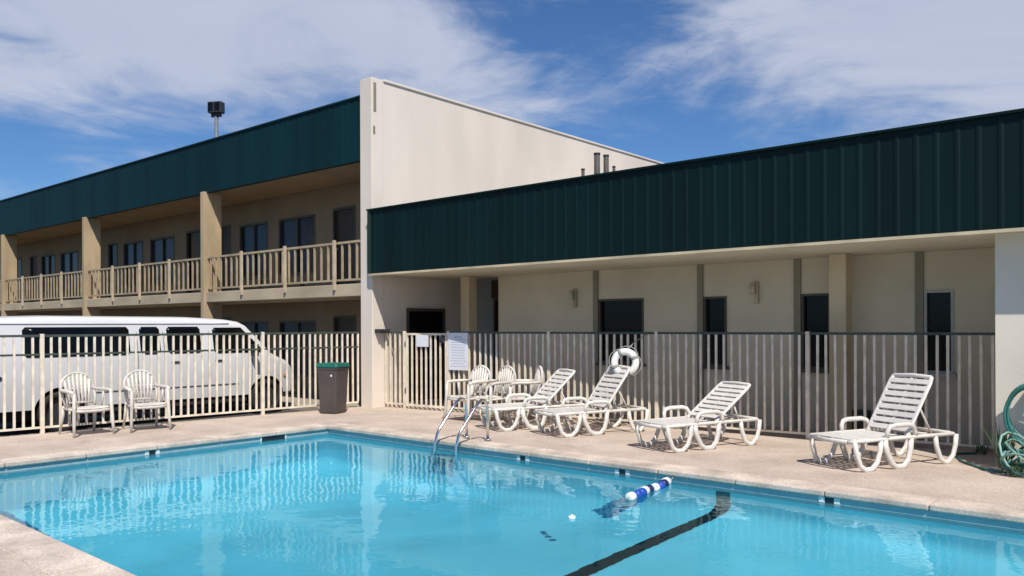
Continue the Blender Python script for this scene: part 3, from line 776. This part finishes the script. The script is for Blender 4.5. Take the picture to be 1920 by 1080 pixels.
for i, (x, y, an, bk_, lb) in enumerate(LG):
    o = place(lounger, i, (x, y, 0.002), R(an), lb); set_back(o, bk_)
CH = [(-12.80, 4.90, 2, 'white armchair against the left fence, the nearer of two'),
      (-12.66, 5.73, -9, 'white armchair against the left fence, the farther of two, toward the bin'),
      (-9.62, 9.80, -92, 'white armchair behind the pool ladder, leftmost of the three by the rules board'),
      (-9.22, 9.98, -100, 'white armchair in the middle of the three by the rules board'),
      (-8.86, 10.30, -128, 'white armchair turned sideways, rightmost of the three by the rules board')]
for i, (x, y, an, lb) in enumerate(CH): place(chair, i, (x, y, 0.002), R(an), lb)

# ------------------------------------------------------------------ bin
tx, ty = -12.36, 9.05
bn = thing('trash_bin', 'square dark brown trash bin with green lid by the fence', 'bin', (tx, ty, 0), R(20))
def taper(b0, b1, z0, z1):
    return MB().add([(-b0, -b0, z0), (b0, -b0, z0), (b0, b0, z0), (-b0, b0, z0), (-b1, -b1, z1), (b1, -b1, z1), (b1, b1, z1), (-b1, b1, z1)], [(0, 3, 2, 1), (4, 5, 6, 7), (0, 1, 5, 4), (1, 2, 6, 5), (2, 3, 7, 6), (3, 0, 4, 7)])
taper(.175, .21, 0, .82).build('body', M['can_brown'], bn, bevel=.03, local=True)
taper(.218, .218, .80, .845).build('rim', M['can_brown'], bn, bevel=.012, local=True)
taper(.235, .208, .846, .925).build('lid', M['lid_green'], bn, bevel=.02, local=True)
MB().cyl((.1, -.204, .70), (.1, -.212, .70), .02, 12).build('sticker', M['sign_white'], bn, local=True)

# ------------------------------------------------------------------ life ring on the fence
lx = -6.84; lyy = 10.36
lr = thing('life_ring', 'white life ring slung over the top of a lounger backrest by the fence', 'life ring', (lx, lyy, 1.03))
ax = Vector((.35, -1, .12)).normalized()
MB().torus((lx, lyy, 1.03), .165, .055, ax, 44, 14).build('ring', M['ring_white'], lr)
q = Vector((0, 0, 1)).rotation_difference(ax)
for k in range(4):
    an = R(45+90*k); c = Vector((lx, lyy, 1.03))+q @ Vector((math.cos(an)*.165, math.sin(an)*.165, 0)); tg = q @ Vector((-math.sin(an), math.cos(an), 0))
    MB().cyl(c-tg*.025, c+tg*.025, .058, 16).build('band', M['rope_grey'], lr)
mb = MB()
for k in range(4):
    pts = []
    for j in range(9):
        an = R(45+90*k+90*j/8); rr2 = .226+.03*math.sin(PI*j/8); pts.append(Vector((lx, lyy, 1.03))+q @ Vector((math.cos(an)*rr2, math.sin(an)*rr2, 0)))
    mb.tube(pts, .007, 6)
mb.build('rope', M['rope_grey'], lr)
MB().tube([(lx+.03, ry(lx)-.02, 1.46), (lx+.01, lyy+.25, 1.34), (lx, lyy+.04, 1.20)], .009, 6).build('hook', M['rope_grey'], lr)

# ------------------------------------------------------------------ pool ladder
ld = thing('pool_ladder', 'polished steel pool ladder at the far edge of the pool', 'ladder', (-7.86, 7.9, 0))
for x in (-8.10, -7.69):
    pts = [(x, 7.60, -1.15), (x, 7.60, -.3), (x, 7.61, 0.0), (x, 7.65, .12)]
    for k in range(0, 6):
        pts.append((x, 7.69+.33*k/5, .18+.35*k/5))
    pts += [(x, 8.10, .575), (x, 8.17, .56), (x, 8.21, .48), (x, 8.22, .3), (x, 8.22, .0)]
    r_ = MB().tube(pts, .021, 12).build('rail', M['chrome'], ld)
    MB().cyl((x, 8.22, .013), (x, 8.22, .03), .05, 16).build('flange', M['chrome'], r_)
for z in (-.32, -.62, -.92):
    B(-8.08, -7.71, 7.53, 7.64, z, z+.03).build('step', M['ring_white'], ld, bevel=.006)

# ------------------------------------------------------------------ float rope
fl = thing('float_line', 'short line of blue and white floats on the water by the far edge', 'float line', (-4.5, 7.3, WZ))
cols = ['ring_white', 'blue', 'blue', 'ring_white', 'navy', 'ring_white', 'blue', 'navy', 'ring_white']
P0 = Vector((-4.40, 6.72, WZ+.015)); P1 = Vector((-4.52, 7.70, WZ+.015)); nfl = len(cols)
for i, c in enumerate(cols):
    wob = Vector((.018*math.sin(i*1.3), 0, .004*math.sin(i)))
    a_ = P0+(P1-P0)*(i/nfl)+wob; b_ = P0+(P1-P0)*((i+.9)/nfl)+wob; d_ = b_-a_; r_ = .05
    MB().tube([a_, a_+d_*.04, a_+d_*.14, b_-d_*.14, b_-d_*.04, b_], [.02, r_*.8, r_, r_, r_*.8, .02], 16).build('float', M[c], fl)
MB().tube([P0-(P1-P0)*.05, P0, P1, (-4.53, PY1, WZ+.06)], .007, 6).build('rope', M['rope_grey'], fl)
t = thing('floating_disc', 'small white disc floating alone in the middle of the water', 'float', (-4.36, 5.75, WZ))
MB().cyl((-4.36, 5.75, WZ-.012), (-4.36, 5.75, WZ+.018), .036, 18, .03).build('disc', M['ring_white'], t)
MB().cyl((-4.36, 5.75, WZ+.0185), (-4.36, 5.75, WZ+.03), .014, 12).build('knob', M['ring_white'], t)

# ------------------------------------------------------------------ small fittings on the pool wall
def marker(loc, wall, label):
    x, y = loc
    t = thing('depth_marker', label, 'pool marker', (x, y, -.10), group='white depth markers on the pool wall')
    if wall == 'far':
        for s0 in (-.10, .045): B(x+s0, x+s0+.055, y-.008, y-.0005, -.108, -.053).build('tile', M['tile_white'], t)
        B(x-.04, x+.04, y-.007, y-.0004, -.108, -.053).build('mark', M['tile_dark'], t)
    else:
        for s0 in (-.10, .045): B(x+.0005, x+.008, y+s0, y+s0+.055, -.108, -.053).build('tile', M['tile_white'], t)
        B(x+.0004, x+.007, y-.04, y+.04, -.108, -.053).build('mark', M['tile_dark'], t)
marker((PX0+.004, 4.98), 'left', 'white marker tiles with dark centre on the left pool wall')
marker((-5.20, PY1-.004), 'far', 'white and dark marker tiles on the far wall beside the float line')
marker((-2.85, PY1-.004), 'far', 'white and dark marker tiles on the far wall right of the dark line')
marker((-6.70, PY1-.004), 'far', 'small marker tiles on the far wall between ladder and float line')
t = thing('skimmer', 'dark skimmer slot in the left pool wall near the corner', 'skimmer', (PX0, 6.9, -.1))
B(PX0+.0045, PX0+.012, 6.62, 7.02, -.14, -.055).build('opening', M['tile_dark'], t)
B(PX0+.0046, PX0+.018, 6.60, 6.62, -.14, -.052).build('side_frame', M['tile_white'], t)
B(PX0+.0046, PX0+.018, 7.02, 7.04, -.14, -.052).build('side_frame', M['tile_white'], t)

# ------------------------------------------------------------------ hose and weeds on the right
hs_ = thing('garden_hose', 'coiled teal garden hose hung on the wall and piled on the ground', 'hose', (-1.55, 10.1, 0))
hc = Vector((-1.56, 10.20, .66)); pts = []; rnd = random.Random(3)
for i in range(5*28+1):
    an = 2*PI*i/28; k = i/28
    rr2 = .27+.012*math.sin(k*5)+.006*k
    pts.append(hc+Vector((math.cos(an)*rr2*(.85+.03*math.sin(k*3)), -.02*(k-2.5)+.01*math.sin(an*2+k), math.sin(an)*rr2*(1.05+.10*(math.sin(an) < 0))-.012*k)))
MB().tube(pts, .0135, 8).build('coil', M['hose'], hs_)
def heap(seed, n_, cxx, cyy, zmax, ra_):
    rn = random.Random(seed); pts = []
    for i in range(n_*16):
        an = 2*PI*i/16; k = i/16
        rr2 = ra_*(.75+.35*math.sin(k*2.1+seed)); tz = .03+zmax*abs(math.sin(k*1.7+seed))*(.5+.5*math.sin(an+k*2.3))
        pts.append(Vector((cxx+math.cos(an)*rr2+.06*math.sin(k*1.9), min(10.24, cyy+math.sin(an)*rr2*.75+.05*math.cos(k*1.3)), tz+.012)))
    return pts
MB().tube(heap(1, 6, -1.55, 9.98, .34, .26), .0135, 8).build('pile', M['hose'], hs_)
MB().tube(heap(4, 7, -1.52, 9.94, .40, .29), .0125, 8).build('pile', M['hose_pale'], hs_)
MB().tube([(-1.75, 9.9, .02), (-2.0, 10.05, .016), (-2.3, 10.45, .016), (-2.5, 11.0, .016), (-2.3, 11.2, .016)], .0135, 8).build('tail', M['hose'], hs_)
B(-1.62, -1.50, 10.06, 10.379, .88, .93).build('hanger', M['metal_dark'], hs_, bevel=.01)
def weed(x, y, n_, h, label, sd_):
    rn = random.Random(sd_); mb = MB()
    for i in range(n_):
        an = rn.uniform(0, 2*PI); l_ = h*rn.uniform(.5, 1.1); ln_ = rn.uniform(.1, .6)
        bx_, by_ = x+rn.uniform(-.05, .05), y+rn.uniform(-.04, .04); dx, dy = math.cos(an)*ln_*l_, math.sin(an)*ln_*l_
        wv = rn.uniform(.008, .018); px_, py_ = -math.sin(an)*wv, math.cos(an)*wv
        m1 = (bx_+dx*.5, by_+dy*.5, l_*.62); tp = (bx_+dx, by_+dy, l_)
        mb.add([(bx_, by_, 0), (m1[0]+px_, m1[1]+py_, m1[2]), tp, (m1[0]-px_, m1[1]-py_, m1[2])], [(0, 1, 2, 3)])
    o = mb.build('weed', M['leaf']); tag(o, label, 'weed', 'weeds by the hose')
weed(-1.84, 10.16, 34, .50, 'tall green weed at the wall corner left of the hose', 1)
weed(-1.66, 9.80, 26, .14, 'low weed tuft in front of the hose pile', 2)
weed(-2.25, 11.20, 30, .12, 'low weed tuft at the right end of the fence', 5)

# ------------------------------------------------------------------ light pole beyond the wing
lp = thing('light_pole', 'grey floodlight pole rising behind the two-storey wing', 'light pole', (-42.55, 23.3, -.2))
MB().cyl((-42.55, 23.3, -.2), (-42.55, 23.3, 13.4), .16, 14, .11).build('pole', M['pole_grey'], lp)
dF = Rt*.0
q2 = Matrix.Translation((-42.55, 23.3, 13.85)) @ Matrix.Rotation(math.atan2(Rt.y, Rt.x)-R(12), 4, 'Z')
for s_ in (-1, 1):
    h_ = MB().box(s_*.21-.19, s_*.21+.19, -.26, .22, -.28, .34, mtx=q2).build('lamp_head', M['metal_dark'], lp, bevel=.03)
    MB().box(s_*.21-.15, s_*.21+.15, -.272, -.261, -.2, .27, mtx=q2).build('lens', M['glass_dark'], h_)
MB().box(-.3, .3, -.06, .06, -.48, -.282, mtx=q2).build('bracket', M['metal_dark'], lp)

# ------------------------------------------------------------------ cycles
cy_ = sc.cycles
cy_.caustics_refractive = True; cy_.caustics_reflective = False
sc.render.engine = 'CYCLES'
cy_.max_bounces = 10; cy_.transmission_bounces = 8; cy_.sample_clamp_indirect = 6.0; cy_.blur_glossy = 0.5
sd.cycles.is_caustics_light = True
wt.cycles.is_caustics_caster = True
for o in (pb, lm, tbo): o.cycles.is_caustics_receiver = True
cy_.use_denoising = True
